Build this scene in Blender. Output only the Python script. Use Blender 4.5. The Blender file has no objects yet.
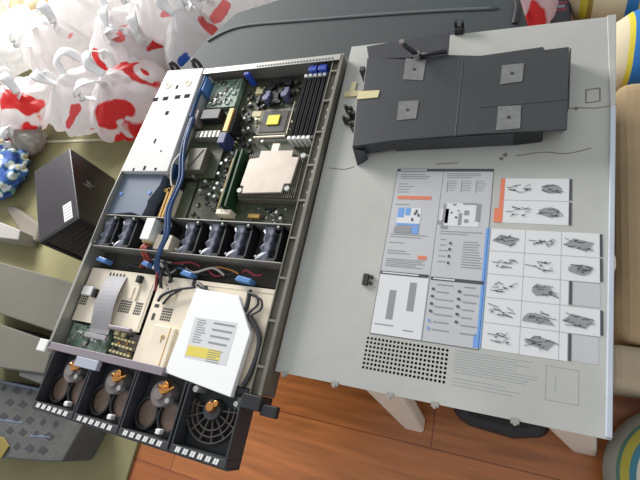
import bpy, bmesh, math, random
from mathutils import Vector, Matrix, noise
random.seed(7)
C = bpy.context.scene.collection
# ------------------------------------------------------------------ camera
F = 439.02
R3 = Matrix(((0.91671182, -0.0629116, 0.39456503), (0.20674854, 0.91972696, -0.33370251), (-0.34189834, 0.38748478, 0.85613146)))
CAM = Vector((.749, .105, 1.006))
def at(px, py, z):
    r = R3 @ Vector((px - 320, 240 - py, -F))
    p = CAM + r * ((z - CAM.z) / r.z)
    return (p.x, p.y)
cam = bpy.data.cameras.new('camera'); co = bpy.data.objects.new('camera', cam); C.objects.link(co)
cam.sensor_width = 36; cam.lens = F / 640 * 36; cam.clip_start = .02
co.matrix_world = Matrix.Translation(CAM) @ R3.to_4x4()
bpy.context.scene.camera = co

# ------------------------------------------------------------------ materials
def lin(c): return tuple(((v / 255 + .055) / 1.055) ** 2.4 if v / 255 > .04045 else v / 255 / 12.92 for v in c)
def mat(name, rgb, rough=.6, metal=0., var=.0, scale=30., bump=0., bscale=200., rgb2=None, spec=.5, trans=0., coat=0.):
    m = bpy.data.materials.new(name); m.use_nodes = True; nt = m.node_tree; N = nt.nodes; L = nt.links
    b = N['Principled BSDF']; c = lin(rgb)
    b.inputs['Base Color'].default_value = (*c, 1); b.inputs['Roughness'].default_value = rough
    b.inputs['Metallic'].default_value = metal; b.inputs['Specular IOR Level'].default_value = spec
    b.inputs['Coat Weight'].default_value = coat
    tc = N.new('ShaderNodeTexCoord')
    if var or rgb2:
        n = N.new('ShaderNodeTexNoise'); n.inputs['Scale'].default_value = scale; n.inputs['Detail'].default_value = 5
        L.new(tc.outputs['Object'], n.inputs['Vector'])
        r = N.new('ShaderNodeValToRGB'); e = r.color_ramp.elements
        e[0].position = .35; e[1].position = .65
        c2 = lin(rgb2) if rgb2 else tuple(min(1, v * (1 + var)) for v in c)
        c1 = c if rgb2 else tuple(v * (1 - var) for v in c)
        e[0].color = (*c1, 1); e[1].color = (*c2, 1)
        L.new(n.outputs['Fac'], r.inputs['Fac']); L.new(r.outputs['Color'], b.inputs['Base Color'])
    if bump:
        n2 = N.new('ShaderNodeTexNoise'); n2.inputs['Scale'].default_value = bscale; n2.inputs['Detail'].default_value = 4
        L.new(tc.outputs['Object'], n2.inputs['Vector'])
        bp = N.new('ShaderNodeBump'); bp.inputs['Strength'].default_value = bump; bp.inputs['Distance'].default_value = .004
        L.new(n2.outputs['Fac'], bp.inputs['Height']); L.new(bp.outputs['Normal'], b.inputs['Normal'])
    if trans:
        t = N.new('ShaderNodeBsdfTranslucent'); t.inputs['Color'].default_value = (*c, 1)
        mx = N.new('ShaderNodeMixShader'); mx.inputs['Fac'].default_value = trans
        L.new(b.outputs[0], mx.inputs[1]); L.new(t.outputs[0], mx.inputs[2]); L.new(mx.outputs[0], N['Material Output'].inputs['Surface'])
    return m
M = dict(
    steel=mat('zinc_steel', (168, 166, 158), .42, .55, .10, 14),
    steel_warm=mat('bare_steel', (238, 226, 204), .5, .1, .08, 10),
    steel_dark=mat('dull_steel', (112, 109, 98), .55, .3, .15, 18),
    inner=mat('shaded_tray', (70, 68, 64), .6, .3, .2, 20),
    cover=mat('cover_steel', (180, 180, 173), .5, .1, .07, 6, .08, 40),
    flange=mat('flange_steel', (190, 198, 208), .4, .3, .05, 20),
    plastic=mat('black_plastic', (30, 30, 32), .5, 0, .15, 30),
    charcoal=mat('charcoal_plastic', (54, 55, 57), .55, 0, .05, 8, .05, 300),
    charcoal2=mat('grey_plastic', (58, 58, 62), .45, 0, .1, 30),
    hub=mat('smoky_plastic', (128, 120, 118), .35, 0, .12, 40),
    amber=mat('brown_plastic', (112, 92, 78), .35, 0, .2, 60),
    copper=mat('copper', (214, 150, 84), .25, .9, .1, 50),
    white=mat('white_plastic', (232, 232, 228), .4),
    paper=mat('white_label', (214, 214, 214), .6),
    label=mat('grey_label', (186, 187, 188), .6, 0, .02, 30),
    ink=mat('dark_ink', (70, 72, 76), .6),
    ink2=mat('grey_ink', (142, 143, 145), .6),
    ink3=mat('pale_ink', (172, 173, 174), .6),
    orange=mat('orange_ink', (216, 124, 92), .6),
    blue_ink=mat('blue_ink', (112, 156, 214), .6),
    yellow=mat('yellow_sticker', (236, 222, 40), .5),
    ylabel=mat('yellow_label', (226, 208, 96), .5),
    psu=mat('psu_steel', (208, 208, 205), .65, 0, .03, 12),
    bluegrey=mat('slate_plastic', (94, 106, 124), .5, 0, .05, 20),
    fanblue=mat('fan_plastic', (104, 108, 122), .3, 0, .35, 70),
    pcb=mat('circuit_green', (54, 62, 42), .5, 0, 0, 90, .1, 300, (76, 80, 58)),
    pcb2=mat('pale_circuit_green', (84, 110, 92), .5, 0, 0, 80, .1, 300, (138, 158, 142)),
    pcbd=mat('dark_circuit_green', (30, 62, 34), .5, 0, .2, 60),
    heats=mat('heatsink_metal', (188, 176, 164), .45, .4, .05, 40),
    gold=mat('amber_strip', (196, 158, 82), .4, .2, .1, 40),
    cap=mat('capacitor_metal', (176, 178, 174), .4, .5),
    blue=mat('blue_plastic', (46, 74, 170), .4, 0, .1, 30),
    clipblue=mat('clip_blue', (92, 140, 200), .35),
    cable=mat('navy_cable', (30, 64, 108), .4, 0, .25, 60),
    wire_o=mat('orange_wire', (190, 92, 48), .5), wire_r=mat('red_wire', (140, 44, 58), .5),
    wire_w=mat('pale_wire', (190, 186, 180), .5), wire_k=mat('black_wire', (44, 42, 46), .45),
    ribbon=mat('ribbon_grey', (158, 156, 158), .55, 0, .04, 60),
    mauve=mat('mauve_bar', (142, 132, 138), .4, .1, .05, 30),
    case=mat('case_fabric', (66, 72, 71), .8, 0, .06, 4, .15, 600),
    case_l=mat('case_trim', (84, 90, 89), .75, 0, .05, 30),
    blackbox=mat('glossy_black', (44, 40, 43), .26, 0, .1, 10, spec=.6),
    card=mat('taupe_card', (104, 101, 91), .85, 0, .06, 6, .1, 80),
    pulp=mat('grey_pulp', (88, 88, 86), .9, 0, .10, 30, .4, 150),
    pulpd=mat('pulp_mark', (60, 62, 65), .9, 0, .1, 40),
    foam=mat('pale_card', (156, 152, 146), .8),
    stool=mat('stool_white', (226, 218, 204), .35, 0, .03, 20),
    grime=mat('grime', (116, 110, 96), .9), foilt=mat('foil_square', (126, 126, 124), .35, .3, .12, 90),
    ribm=mat('rib_plastic', (86, 80, 76), .4), slotd=mat('slot_shadow', (50, 50, 50), .95, spec=.1), dimm=mat('memory_slot_black', (34, 34, 35), .8, spec=.2), screws=mat('screw_dark', (60, 58, 54), .5, .5), yellowish=mat('tape', (206, 196, 150), .6),
)
# ------------------------------------------------------------------ mesh helpers
ORG = {}
def quadprism(bm, pts, z0, z1):
    """extrude an x/y outline from z0 to z1; z1 may be a list per point"""
    n = len(pts); zt = z1 if isinstance(z1, (list, tuple)) else [z1] * n
    area = sum(pts[i][0] * pts[(i + 1) % n][1] - pts[(i + 1) % n][0] * pts[i][1] for i in range(n))
    if area < 0: pts = pts[::-1]; zt = zt[::-1]
    lo = [bm.verts.new((p[0], p[1], z0)) for p in pts]; hi = [bm.verts.new((p[0], p[1], z)) for p, z in zip(pts, zt)]
    bm.faces.new(lo[::-1]); bm.faces.new(hi)
    for i in range(n):
        j = (i + 1) % n; bm.faces.new((lo[i], lo[j], hi[j], hi[i]))
def bx(bm, x0, x1, y0, y1, z0, z1):
    quadprism(bm, [(x0, y0), (x1, y0), (x1, y1), (x0, y1)], z0, z1)
def disc(bm, x, y, r, z0, z1, n=20, r2=None):
    r2 = r if r2 is None else r2
    lo = [bm.verts.new((x + r * math.cos(2 * math.pi * k / n), y + r * math.sin(2 * math.pi * k / n), z0)) for k in range(n)]
    hi = [bm.verts.new((x + r2 * math.cos(2 * math.pi * k / n), y + r2 * math.sin(2 * math.pi * k / n), z1)) for k in range(n)]
    bm.faces.new(lo[::-1]); bm.faces.new(hi)
    for i in range(n): bm.faces.new((lo[i], lo[(i + 1) % n], hi[(i + 1) % n], hi[i]))
def ring(bm, x, y, ri, ro, z0, z1, a0=0, a1=2 * math.pi, n=28, sy=1.):
    full = abs(a1 - a0 - 2 * math.pi) < 1e-6; k_ = n if full else n + 1; V = []
    for k in range(k_):
        a = a0 + (a1 - a0) * k / n; c, s = math.cos(a), math.sin(a)
        V.append([bm.verts.new((x + r * c, y + r * s * sy, z)) for r, z in ((ri, z0), (ro, z0), (ro, z1), (ri, z1))])
    for k in range(n):
        A = V[k]; B = V[(k + 1) % k_]
        for i in range(4): bm.faces.new((A[i], A[(i + 1) % 4], B[(i + 1) % 4], B[i]))
    if not full: bm.faces.new(V[0]); bm.faces.new(V[-1][::-1])
def smooth_path(pts, n=6):
    P = [Vector(p) for p in pts]; out = []
    for i in range(len(P) - 1):
        p0 = P[max(i - 1, 0)]; p1 = P[i]; p2 = P[i + 1]; p3 = P[min(i + 2, len(P) - 1)]
        for k in range(n):
            t = k / n
            out.append(.5 * ((2 * p1) + (p2 - p0) * t + (2 * p0 - 5 * p1 + 4 * p2 - p3) * t * t + (3 * p1 - p0 - 3 * p2 + p3) * t ** 3))
    out.append(P[-1]); return out
def tube(bm, pts, r, n=8, sm=True, flat=None):
    P = smooth_path(pts) if sm else [Vector(p) for p in pts]; rs = []
    for i, p in enumerate(P):
        d = (P[min(i + 1, len(P) - 1)] - P[max(i - 1, 0)]).normalized()
        up = Vector((0, 0, 1)) if abs(d.z) < .9 else Vector((1, 0, 0))
        s = d.cross(up).normalized(); u = s.cross(d)
        rr = r[min(int(i * len(r) / len(P)), len(r) - 1)] if isinstance(r, list) else r
        rs.append([bm.verts.new(p + (s * math.cos(2 * math.pi * k / n) + u * math.sin(2 * math.pi * k / n) * (flat or 1)) * rr) for k in range(n)])
    for A, B in zip(rs, rs[1:]):
        for k in range(n): bm.faces.new((A[k], A[(k + 1) % n], B[(k + 1) % n], B[k]))
    bm.faces.new(rs[0][::-1]); bm.faces.new(rs[-1])
CAM_SCALE = None     # (scale, x shift, y shift, lift): scaling about the camera for lifted pieces
def obj(name, bm, m, parent=None, bevel=0, smooth=False, origin=None):
    if isinstance(m, str): m = M[m]
    bmesh.ops.recalc_face_normals(bm, faces=bm.faces)
    if CAM_SCALE:
        for v in bm.verts: v.co = Vector((v.co.x * CAM_SCALE[0] + CAM_SCALE[1], v.co.y * CAM_SCALE[0] + CAM_SCALE[2], v.co.z + CAM_SCALE[3]))
    xs = [v.co for v in bm.verts]
    if origin is None:
        lo = [min(c[i] for c in xs) for i in range(3)]; hi = [max(c[i] for c in xs) for i in range(3)]
        origin = Vector(((lo[0] + hi[0]) / 2, (lo[1] + hi[1]) / 2, lo[2]))
    origin = Vector(origin)
    bmesh.ops.translate(bm, verts=bm.verts, vec=-origin)
    me = bpy.data.meshes.new(name); bm.to_mesh(me); bm.free()
    me.materials.append(m)
    if smooth:
        for p in me.polygons: p.use_smooth = True
    o = bpy.data.objects.new(name, me); C.objects.link(o)
    if parent is not None:
        o.parent = parent; o.location = origin - ORG[parent]
    else: o.location = origin
    ORG[o] = origin
    if bevel:
        b = o.modifiers.new('bevel', 'BEVEL'); b.width = bevel; b.segments = 2; b.limit_method = 'ANGLE'
    return o
def tag(o, label=None, cat=None, group=None, kind=None):
    if label: o['label'] = label
    if cat: o['category'] = cat
    if group: o['group'] = group
    if kind: o['kind'] = kind
    return o
def thing(name, loc, label, cat, group=None):
    o = bpy.data.objects.new(name, None); C.objects.link(o); o.location = loc; o.empty_display_size = .02; ORG[o] = Vector(loc)
    return tag(o, label, cat, group)
def B(): return bmesh.new()
def box(name, m, parent, x0, x1, y0, y1, z0, z1, bevel=0):
    b = B(); bx(b, x0, x1, y0, y1, z0, z1); return obj(name, b, m, parent, bevel)
def copy_part(o, parent, d):
    """copy of a part (and its sub-parts) shifted by d under the same or another parent"""
    c = o.copy(); C.objects.link(c); c.parent = parent; c.location = o.location + Vector(d); ORG[c] = ORG[o] + Vector(d)
    for k in [x for x in o.children]:
        e = k.copy(); C.objects.link(e); e.parent = c; ORG[e] = ORG[k] + Vector(d)
    return c

# ------------------------------------------------------------------ floor
def wood():
    m = bpy.data.materials.new('laminate_wood'); m.use_nodes = True; nt = m.node_tree; N = nt.nodes; L = nt.links; b = N['Principled BSDF']
    tc = N.new('ShaderNodeTexCoord'); br = N.new('ShaderNodeTexBrick')
    br.inputs['Scale'].default_value = 1; br.inputs['Brick Width'].default_value = 1.2; br.inputs['Row Height'].default_value = .19
    br.inputs['Mortar Size'].default_value = .0015; br.inputs['Color1'].default_value = (*lin((184, 116, 66)), 1); br.inputs['Color2'].default_value = (*lin((166, 98, 52)), 1)
    br.inputs['Mortar'].default_value = (*lin((136, 76, 42)), 1)
    L.new(tc.outputs['Object'], br.inputs['Vector'])
    mp = N.new('ShaderNodeMapping'); mp.inputs['Scale'].default_value = (2, 26, 1); L.new(tc.outputs['Object'], mp.inputs['Vector'])
    n = N.new('ShaderNodeTexNoise'); n.inputs['Scale'].default_value = 2; n.inputs['Detail'].default_value = 8; n.inputs['Distortion'].default_value = .8; L.new(mp.outputs[0], n.inputs['Vector'])
    r = N.new('ShaderNodeValToRGB'); r.color_ramp.elements[0].position = .3; r.color_ramp.elements[0].color = (.55, .5, .45, 1); r.color_ramp.elements[1].position = .7; r.color_ramp.elements[1].color = (1.15, 1.1, 1.05, 1)
    L.new(n.outputs['Fac'], r.inputs['Fac'])
    mx = N.new('ShaderNodeMix'); mx.data_type = 'RGBA'; mx.blend_type = 'MULTIPLY'; mx.inputs['Factor'].default_value = .8
    L.new(br.outputs['Color'], mx.inputs['A']); L.new(r.outputs['Color'], mx.inputs['B']); L.new(mx.outputs['Result'], b.inputs['Base Color'])
    b.inputs['Roughness'].default_value = .28
    return m
b = B(); bx(b, -3.2, 2.6, -1.6, 4, -.02, 0); tag(obj('floor', b, wood(), origin=(.03, .06, 0)), kind='structure')
def matm():
    m = mat('woven_mat', (128, 124, 88), .9, 0, 0, 3, .3, 260, (150, 144, 104)); return m
MT = matm()
mt = thing('floor_mat', (-1.4, .8, 0), 'olive green floor mat under the bags and black box', 'mat')
box('mat_panel', MT, mt, -2.9, -.085, -1.3, .835, .0, .008, .002)
box('mat_panel', MT, mt, -2.9, .5, .845, 2.9, .0, .008, .002)
sm = box('seam', mat('mat_seam', (196, 196, 170), .8), mt, -2.9, -.085, .835, .845, .0, .011)
MATZ = .0085

# ------------------------------------------------------------------ dark case under the server and cover
def outline_case(name, pts, z0, z1, m, parent=None, bev=.02):
    b = B(); quadprism(b, pts, z0, z1); o = obj(name, b, m, parent); 
    md = o.modifiers.new('bevel', 'BEVEL'); md.width = bev; md.segments = 4; md.limit_method = 'ANGLE'; md.angle_limit = 1.0
    for p in o.data.polygons: p.use_smooth = True
    return o
cs = thing('travel_case', (.38, .66, .0), 'large dark grey fabric case lying flat behind and under the open server', 'case')
cpts = [(.03, .40), (.755, .40), (.757, .80), (.742, .862), (.72, .905), (.30, .995), (.085, .958), (.055, .925), (-.04, .775)]
outline_case('shell', cpts, MATZ, .357, 'case', cs, .010)
b = B(); tube(b, [(.03, .868, .3585), (.113, .90, .3585), (.30, .888, .3585), (.55, .865, .3585), (.70, .846, .3585)], .004, 8, flat=.5); obj('piping', b, 'case_l', cs, smooth=True)
b = B(); tube(b, [(.725, .9, .30), (.733, .868, .35), (.737, .84, .3605), (.734, .80, .3605)], .0055, 8, flat=.5); obj('strap', b, 'plastic', cs, smooth=True)

# ------------------------------------------------------------------ stool under the cover
st = thing('plastic_stool', (.735, .30, 0), 'white plastic stool with splayed legs under the steel cover', 'stool')
b = B(); quadprism(b, [(.56, .145), (.84, .145), (.84, .375), (.56, .375)], .346, .3755); obj('seat', b, 'stool', st, .01)
for (fx, fy, tx, ty) in ((.592, .100, .580, .158), (.900, .128, .822, .158), (.585, .375, .62, .36), (.90, .375, .85, .36)):
    b = B()
    lo = [b.verts.new((fx + sx * .021, fy + sy * .016, .0)) for sx, sy in ((-1, -1), (1, -1), (1, 1), (-1, 1))]
    hi = [b.verts.new((tx + sx * .034, ty + sy * .014, .350)) for sx, sy in ((-1, -1), (1, -1), (1, 1), (-1, 1))]
    b.faces.new(lo[::-1]); b.faces.new(hi)
    for i in range(4): b.faces.new((lo[i], lo[(i + 1) % 4], hi[(i + 1) % 4], hi[i]))
    obj('leg', b, 'stool', st, .007)

# ------------------------------------------------------------------ steel cover
CAM_SCALE = (.9688, .0234, .0033, .020)  # cover, duct and clip scaled about the camera, so lifting keeps their image outline
ZC = .365
cv = thing('server_cover', (.66, .46, .362), 'grey steel server cover lying flat with printed service labels', 'cover')
X0, X1, Y0, Y1 = .4275, .872, .131, .785
gx0, gx1, gy0, gy1 = .563, .683, .158, .207
b = B()
for r in ((X0, X1, gy1, Y1), (X0, gx0, gy0, gy1), (gx1, X1, gy0, gy1), (X0, X1, Y0, gy0)): bx(b, *r, .362, ZC)
quadprism(b, [(.872, .131), (.8725, .131), (.887, .785), (.872, .785)], .362, ZC)
nx, ny = 21, 8
cw, ch = (gx1 - gx0) / nx, (gy1 - gy0) / ny
for i in range(nx):
    for j in range(ny):
        cx, cy = gx0 + (i + .5) * cw, gy0 + (j + .5) * ch; ro = []; ri = []
        for k in range(8):
            a = math.pi / 4 * k; c, s = math.cos(a), math.sin(a); q = 1 / max(abs(c), abs(s))
            ro.append(b.verts.new((cx + c * q * cw / 2, cy + s * q * ch / 2, ZC))); ri.append((b.verts.new((cx + c * .0021, cy + s * .0021, ZC)), b.verts.new((cx + c * .0021, cy + s * .0021, .362))))
        for k in range(8):
            l = (k + 1) % 8; b.faces.new((ro[k], ro[l], ri[l][0], ri[k][0])); b.faces.new((ri[k][0], ri[l][0], ri[l][1], ri[k][1]))
obj('sheet', b, 'cover', cv)
b = B(); quadprism(b, [(.866, .133), (.8725, .133), (.883, .60), (.8765, .60)], ZC, .371); obj('flange', b, 'flange', cv, .001)
b = B(); quadprism(b, [(.8765, .60), (.883, .60), (.887, .785), (.874, .785)], ZC, .3685); obj('flange', b, 'cover', cv, .001)
b = B(); bx(b, .44, .873, .780, .7835, .3385, .362); bx(b, .4365, .4385, .42, .7835, .3385, .362); bx(b, .866, .869, .18, .60, .3385, .362); obj('rim', b, 'cover', cv)
b = B(); bx(b, gx0 - .002, gx1 + .002, gy0 - .002, gy1 + .002, .357, .3585); bx(b, gx0 - .002, gx0, gy0 - .002, gy1 + .002, .3585, .362); bx(b, gx1, gx1 + .002, gy0 - .002, gy1 + .002, .3585, .362); obj('shade_backing', b, 'plastic', cv)  # black sheet added under the vent so its holes look shaded
for x in (.528, .61, .672, .445, .77):   # hook tabs along the front edge
    b = B(); bx(b, x - .005, x + .005, .127, .134, .3625, .3660); bx(b, x - .002, x + .002, .125, .129, .3625, .369); obj('hook', b, 'steel', cv)
# stains and joint lines
b = B()
for pts in ([(.80, .60), (.83, .604), (.86, .602), (.885, .607)], [(.75, .518), (.79, .524), (.82, .521), (.852, .53)], [(.44, .497), (.47, .494), (.488, .50)], [(.63, .504), (.665, .506)]):
    tube(b, [(x, y, ZC + .0001) for x, y in pts], .0009, 5, flat=.3)
disc(b, .832, .603, .003, ZC, ZC + .0004); disc(b, .735, .52, .0035, ZC, ZC + .0004); disc(b, .73, .513, .003, ZC, ZC + .0004)
obj('stain', b, 'grime', cv)
b = B(); q = [at(586, 90, ZC), at(600, 88, ZC), at(600, 101, ZC), at(586, 103, ZC)]
for p, r in zip(q, q[1:] + q[:1]): tube(b, [(*p, ZC), (*r, ZC)], .0009, 5, False)
obj('embossed_square', b, 'grime', cv)
# side latch
lx, ly = at(367, 280, ZC)
b = B(); bx(b, lx - .006, lx + .003, ly - .009, ly + .009, ZC, .370); disc(b, lx + .007, ly + .005, .003, ZC, .369); disc(b, lx + .007, ly - .005, .003, ZC, .369); obj('latch', b, 'screws', cv, .0006)
b = B(); bx(b, .437, .470, .655, .668, ZC, .368); bx(b, .447, .457, .668, .69, ZC, .368); obj('tape', b, 'yellowish', cv)
# ---- left label panel
z = ZC + .0003
def flat(name, m, rects, parent, z0=z, h=.0002):
    b = B()
    for r in rects: bx(b, r[0], r[1], r[2], r[3], z0, z0 + h)
    return obj(name, b, m, parent)
lp = box('service_label', 'label', cv, .567, .7205, .211, .4945, ZC, z)
LX, RX = .567, .7205
lin_ = [(LX, LX + .0005, .211, .4945), (RX - .0006, RX, .211, .4945), (.6437, .6441, .211, .4945), (LX, RX, .211, .2118)]
flat('border', 'ink', lin_, lp)
flat('header_bar', 'ink', [(LX, RX, .4895, .4945), (LX, .642, .3055, .3105), (.6455, RX, .3035, .3085)], lp, z + .0001)
flat('heading', 'paper', [(LX + .006, LX + .05, .491, .493), (LX + .004, LX + .06, .307, .309), (.649, .68, .305, .307)], lp, z + .0004)
rows = []
random.seed(3)
def textblock(x0, x1, y0, y1, step=.0036, h=.0011, p=1.):
    out = []; y = y1
    while y > y0:
        xe = x0 + (x1 - x0) * random.uniform(.6, 1); out.append((x0, xe, y - h, y)); y -= step
    return out
rows += textblock(.575, .634, .476, .484) + textblock(.650, .712, .476, .486)
rows += textblock(.573, .60, .447, .466, .005) + textblock(.573, .596, .425, .428)
for k in range(3): rows += [(.652 + .022 * k, .6535 + .022 * k, .452, .473)] + textblock(.655 + .022 * k, .668 + .022 * k, .452, .472, .004, .0008)
rows += textblock(.573, .636, .366, .374, .004) + textblock(.573, .60, .357, .36)
rows += textblock(.573, .636, .318, .332, .003) + textblock(.573, .61, .338, .346, .004)
rows += textblock(.650, .715, .378, .384, .004) + textblock(.652, .665, .325, .37, .009) + textblock(.686, .715, .325, .368, .004)
rows += textblock(.656, .682, .222, .298, .0112, .0016) + textblock(.694, .716, .222, .298, .0112, .0016)
flat('text', 'ink2', rows, lp, z + .0001)
flat('orange_bar', 'orange', [(.575, .630, .437, .443), (.622, .635, .334, .340)], lp, z + .0002)
flat('diagram_panel', 'paper', [(.568, .6425, .212, .3045), (.580, .617, .393, .421), (.655, .705, .393, .432), (.648, .66, .397, .422)], lp, z + .0001)
flat('diagram_blue', 'blue_ink', [(.580, .590, .404, .421), (.592, .600, .408, .421), (.580, .617, .390, .3935), (.606, .617, .376, .388)], lp, z + .0004)
flat('diagram_grey', 'ink2', [(.578, .605, .376, .388), (.587, .597, .236, .281), (.616, .626, .252, .296), (.683, .690, .412, .420), (.700, .706, .402, .432), (.684, .690, .399, .405), (.675, .680, .395, .415), (.572, .60, .226, .2275), (.615, .63, .222, .2235),
     (.645, .653, .395, .401), (.65, .66, .388, .393), (.651, .655, .40, .43), (.665, .67, .428, .431), (.68, .70, .430, .433)], lp, z + .0004)
flat('diagram_mark', 'ink', [(.603, .606, .398, .403), (.608, .611, .412, .418), (.612, .615, .406, .411), (.606, .609, .409, .413), (.673, .675, .418, .420), (.663, .665, .414, .417), (.670, .673, .406, .409), (.666, .669, .362, .366), (.666, .669, .352, .356), (.666, .669, .341, .345), (.666, .669, .330, .334)]
     + [(.649, .653, .288 - k * .0112, .2915 - k * .0112) for k in range(4)] + [(.686, .690, .288 - k * .0112, .2915 - k * .0112) for k in range(5)], lp, z + .0006)
flat('icon', 'blue_ink', [(.649, .652, .240 - k * .011, .244 - k * .011) for k in range(2)], lp, z + .0006)
# ---- right label: step pictures
ip = box('instruction_label', 'paper', cv, .737, .8245, .4025, .4775, ZC, z)
flat('orange_band', 'orange', [(.732, .738, .4025, .4775), (.726, .732, .4025, .426)], ip)
flat('end_bar', 'ink', [(.8245, .828, .442, .477), (.8245, .828, .4025, .4385)], ip, z + .0001)
flat('row_line', 'ink3', [(.737, .8245, .4398, .4406)], ip)
bp_ = B()
for r in ((.724, .862, .321, .392), (.724, .826, .286, .321), (.724, .862, .250, .286), (.724, .826, .2135, .250)): bx(bp_, *r, ZC, z)
bp = obj('instruction_label', bp_, 'paper', cv)
flat('blue_band', 'blue_ink', [(.7165, .7225, .2135, .392), (.7125, .7165, .2135, .232)], bp)
flat('end_bar', 'ink', [(.862, .8652, .358, .391), (.862, .8652, .323, .3555), (.827, .830, .288, .320), (.862, .8652, .252, .284), (.827, .830, .2145, .249)], bp, z + .0001)
flat('row_line', 'ink3', [(.724, .862, y - .0004, y + .0004) for y in (.3565, .321, .286, .250)] + [(x - .0003, x + .0003, .2135, .392) for x in (.770, .816)], bp)
def sketch(bmk, bml, cx, cy, s, kind):
    if kind == 'blob':
        n = 9; quadprism(bmk, [(cx + s * (.8 + .35 * random.random()) * math.cos(2 * math.pi * k / n), cy + s * .62 * (.7 + .4 * random.random()) * math.sin(2 * math.pi * k / n)) for k in range(n)], z + .0004, z + .0006)
    elif kind == 'slab':
        quadprism(bmk, [(cx - s * 1.3, cy - s * .1), (cx - s * .5, cy + s * .6), (cx + s * 1.2, cy + s * .25), (cx + s * .5, cy - s * .6)], z + .0004, z + .0006)
    elif kind == 'dome':
        quadprism(bmk, [(cx - s * 1.4, cy - s * .5), (cx - s * 1.2, cy), (cx - s * .3, cy + s * .35), (cx + s * .6, cy + s * .1), (cx + s * 1.3, cy - s * .6)], z + .0004, z + .0006)
    for _ in range(9):
        a = random.uniform(-.5, .5) + random.choice([0, .6, 2.6]); l = s * random.uniform(.5, 1.1); ox, oy = cx + random.uniform(-s, s), cy + random.uniform(-.5, .5) * s
        d = (math.cos(a) * l, math.sin(a) * l * .6); w = .00035
        ox -= d[0] / 2; oy -= d[1] / 2
        quadprism(bml, [(ox, oy - w), (ox + d[0], oy + d[1] - w), (ox + d[0], oy + d[1] + w), (ox, oy + w)], z + .0006, z + .0008)
    for _ in range(2 if kind != 'line' else 3):
        ox, oy = cx + random.uniform(-.8, .8) * s, cy + random.uniform(-.5, .5) * s
        quadprism(bml, [(ox - .002, oy - .001), (ox + .0015, oy), (ox + .002, oy + .0015), (ox - .001, oy + .001)], z + .0008, z + .001)
a1, a2 = B(), B()
for cx, cy, k in ((.757, .460, 'line'), (.802, .460, 'blob'), (.758, .421, 'line'), (.800, .422, 'blob')): sketch(a1, a2, cx, cy, .014, k)
obj('picture_shape', a1, 'ink2', ip); obj('picture_line', a2, 'ink', ip)
a1, a2 = B(), B()
for cx, cy, k in ((.745, .374, 'slab'), (.792, .376, 'line'), (.838, .374, 'slab'), (.745, .338, 'line'), (.792, .338, 'line'), (.84, .338, 'blob'), (.745, .303, 'line'), (.795, .304, 'blob'), (.745, .268, 'line'), (.792, .266, 'dome'), (.838, .267, 'slab'), (.745, .231, 'line'), (.795, .232, 'slab')):
    sketch(a1, a2, cx, cy, .0145, k)
obj('picture_shape', a1, 'ink2', bp); obj('picture_line', a2, 'ink', bp)
flat('fine_print', 'ink3', textblock(.690, .806, .176, .207, .0036, .0013) + textblock(.690, .80, .158, .170, .0045, .0012), cv, ZC, .0003)
flat('faint_square', 'ink3', [(.802, .8025, .163, .205), (.838, .8385, .163, .205), (.802, .8385, .2045, .205), (.802, .8385, .163, .1635), (.811, .813, .175, .195)], cv, ZC, .0003)
flat('faint_square', 'label', [(.831, .862, .288, .320), (.831, .860, .215, .249)], cv, ZC, .0002)

# ------------------------------------------------------------------ black air duct on the cover
sh = thing('air_duct', (.66, .6, ZC), 'black plastic air duct with four pale squares lying on the steel cover', 'air duct')
ZT = .398
tp = [at(*p, ZT) for p in ((367, 58), (418, 60), (448, 55), (480, 56), (543, 47), (545, 50), (569, 47), (568, 105), (567, 130), (480, 134), (393, 141), (352, 147), (354, 130), (357, 95), (363, 90))]
b = B()
quadprism(b, tp, ZT - .003, ZT)
obj('top_panel', b, 'charcoal', sh, .0012)
# lower skirt walls
def wallstrip(b, p, q, z0, z1, t=.002):
    p = Vector((*p, 0)); q = Vector((*q, 0)); d = (q - p).normalized(); n = Vector((-d.y, d.x, 0)) * t
    quadprism(b, [(p.x, p.y), (q.x, q.y), (q.x + n.x, q.y + n.y), (p.x + n.x, p.y + n.y)], z0, z1)
b = B()
fl = at(393, 141, ZT); fm = at(514, 133.5, ZT); fr = at(567, 130, ZT); lf = at(352, 147, ZT)
wallstrip(b, lf, fl, .372, ZT - .003); wallstrip(b, fl, fm, .367, ZT - .003)
bk = at(355, 75, ZT); wallstrip(b, at(357, 95, ZT), lf, .366, ZT - .003); wallstrip(b, at(570, 47, ZT), at(568, 105, ZT), .366, ZT - .003)
wallstrip(b, (fr[0], fr[1] + .02), (fr[0], fr[1] + .10), .366, ZT - .003); wallstrip(b, at(367, 58, ZT), at(447, 56, ZT), .366, ZT - .003)
obj('skirt', b, 'charcoal2', sh, .0006)
b = B(); wallstrip(b, fm, (fr[0] - .03, fr[1] + .002), .366, ZT - .003, .01); obj('foot', b, 'plastic', sh, .0006)
b = B(); pt = at(357, 165, ZC + .001); quadprism(b, [(lf[0], lf[1]), (lf[0] + .022, lf[1] - .004), (pt[0] + .012, pt[1] + .006), (pt[0] + .001, pt[1] - .001)], .3655, [.392, .390, .370, .367]); obj('corner_tab', b, 'charcoal2', sh)
for i, (px, py) in enumerate(((345, 108), (349, 114), (343, 119), (350, 125), (353, 131))):
    b = B(); x, y = at(px, py, .38); bx(b, x, x + .014, y - .003, y + .002, .3655, .382 + .002 * (i % 2)); disc(b, x + .002, y + .001, .003, .382, .386, 8); obj('clip', b, 'screws', sh)
b = B(); x, y = at(362, 70, .39); bx(b, x - .003, x + .006, y - .006, y + .004, .3655, .394); x, y = at(366, 78, .39); bx(b, x - .004, x + .002, y - .004, y + .004, .3655, .392); obj('clip', b, 'charcoal2', sh)
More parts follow.
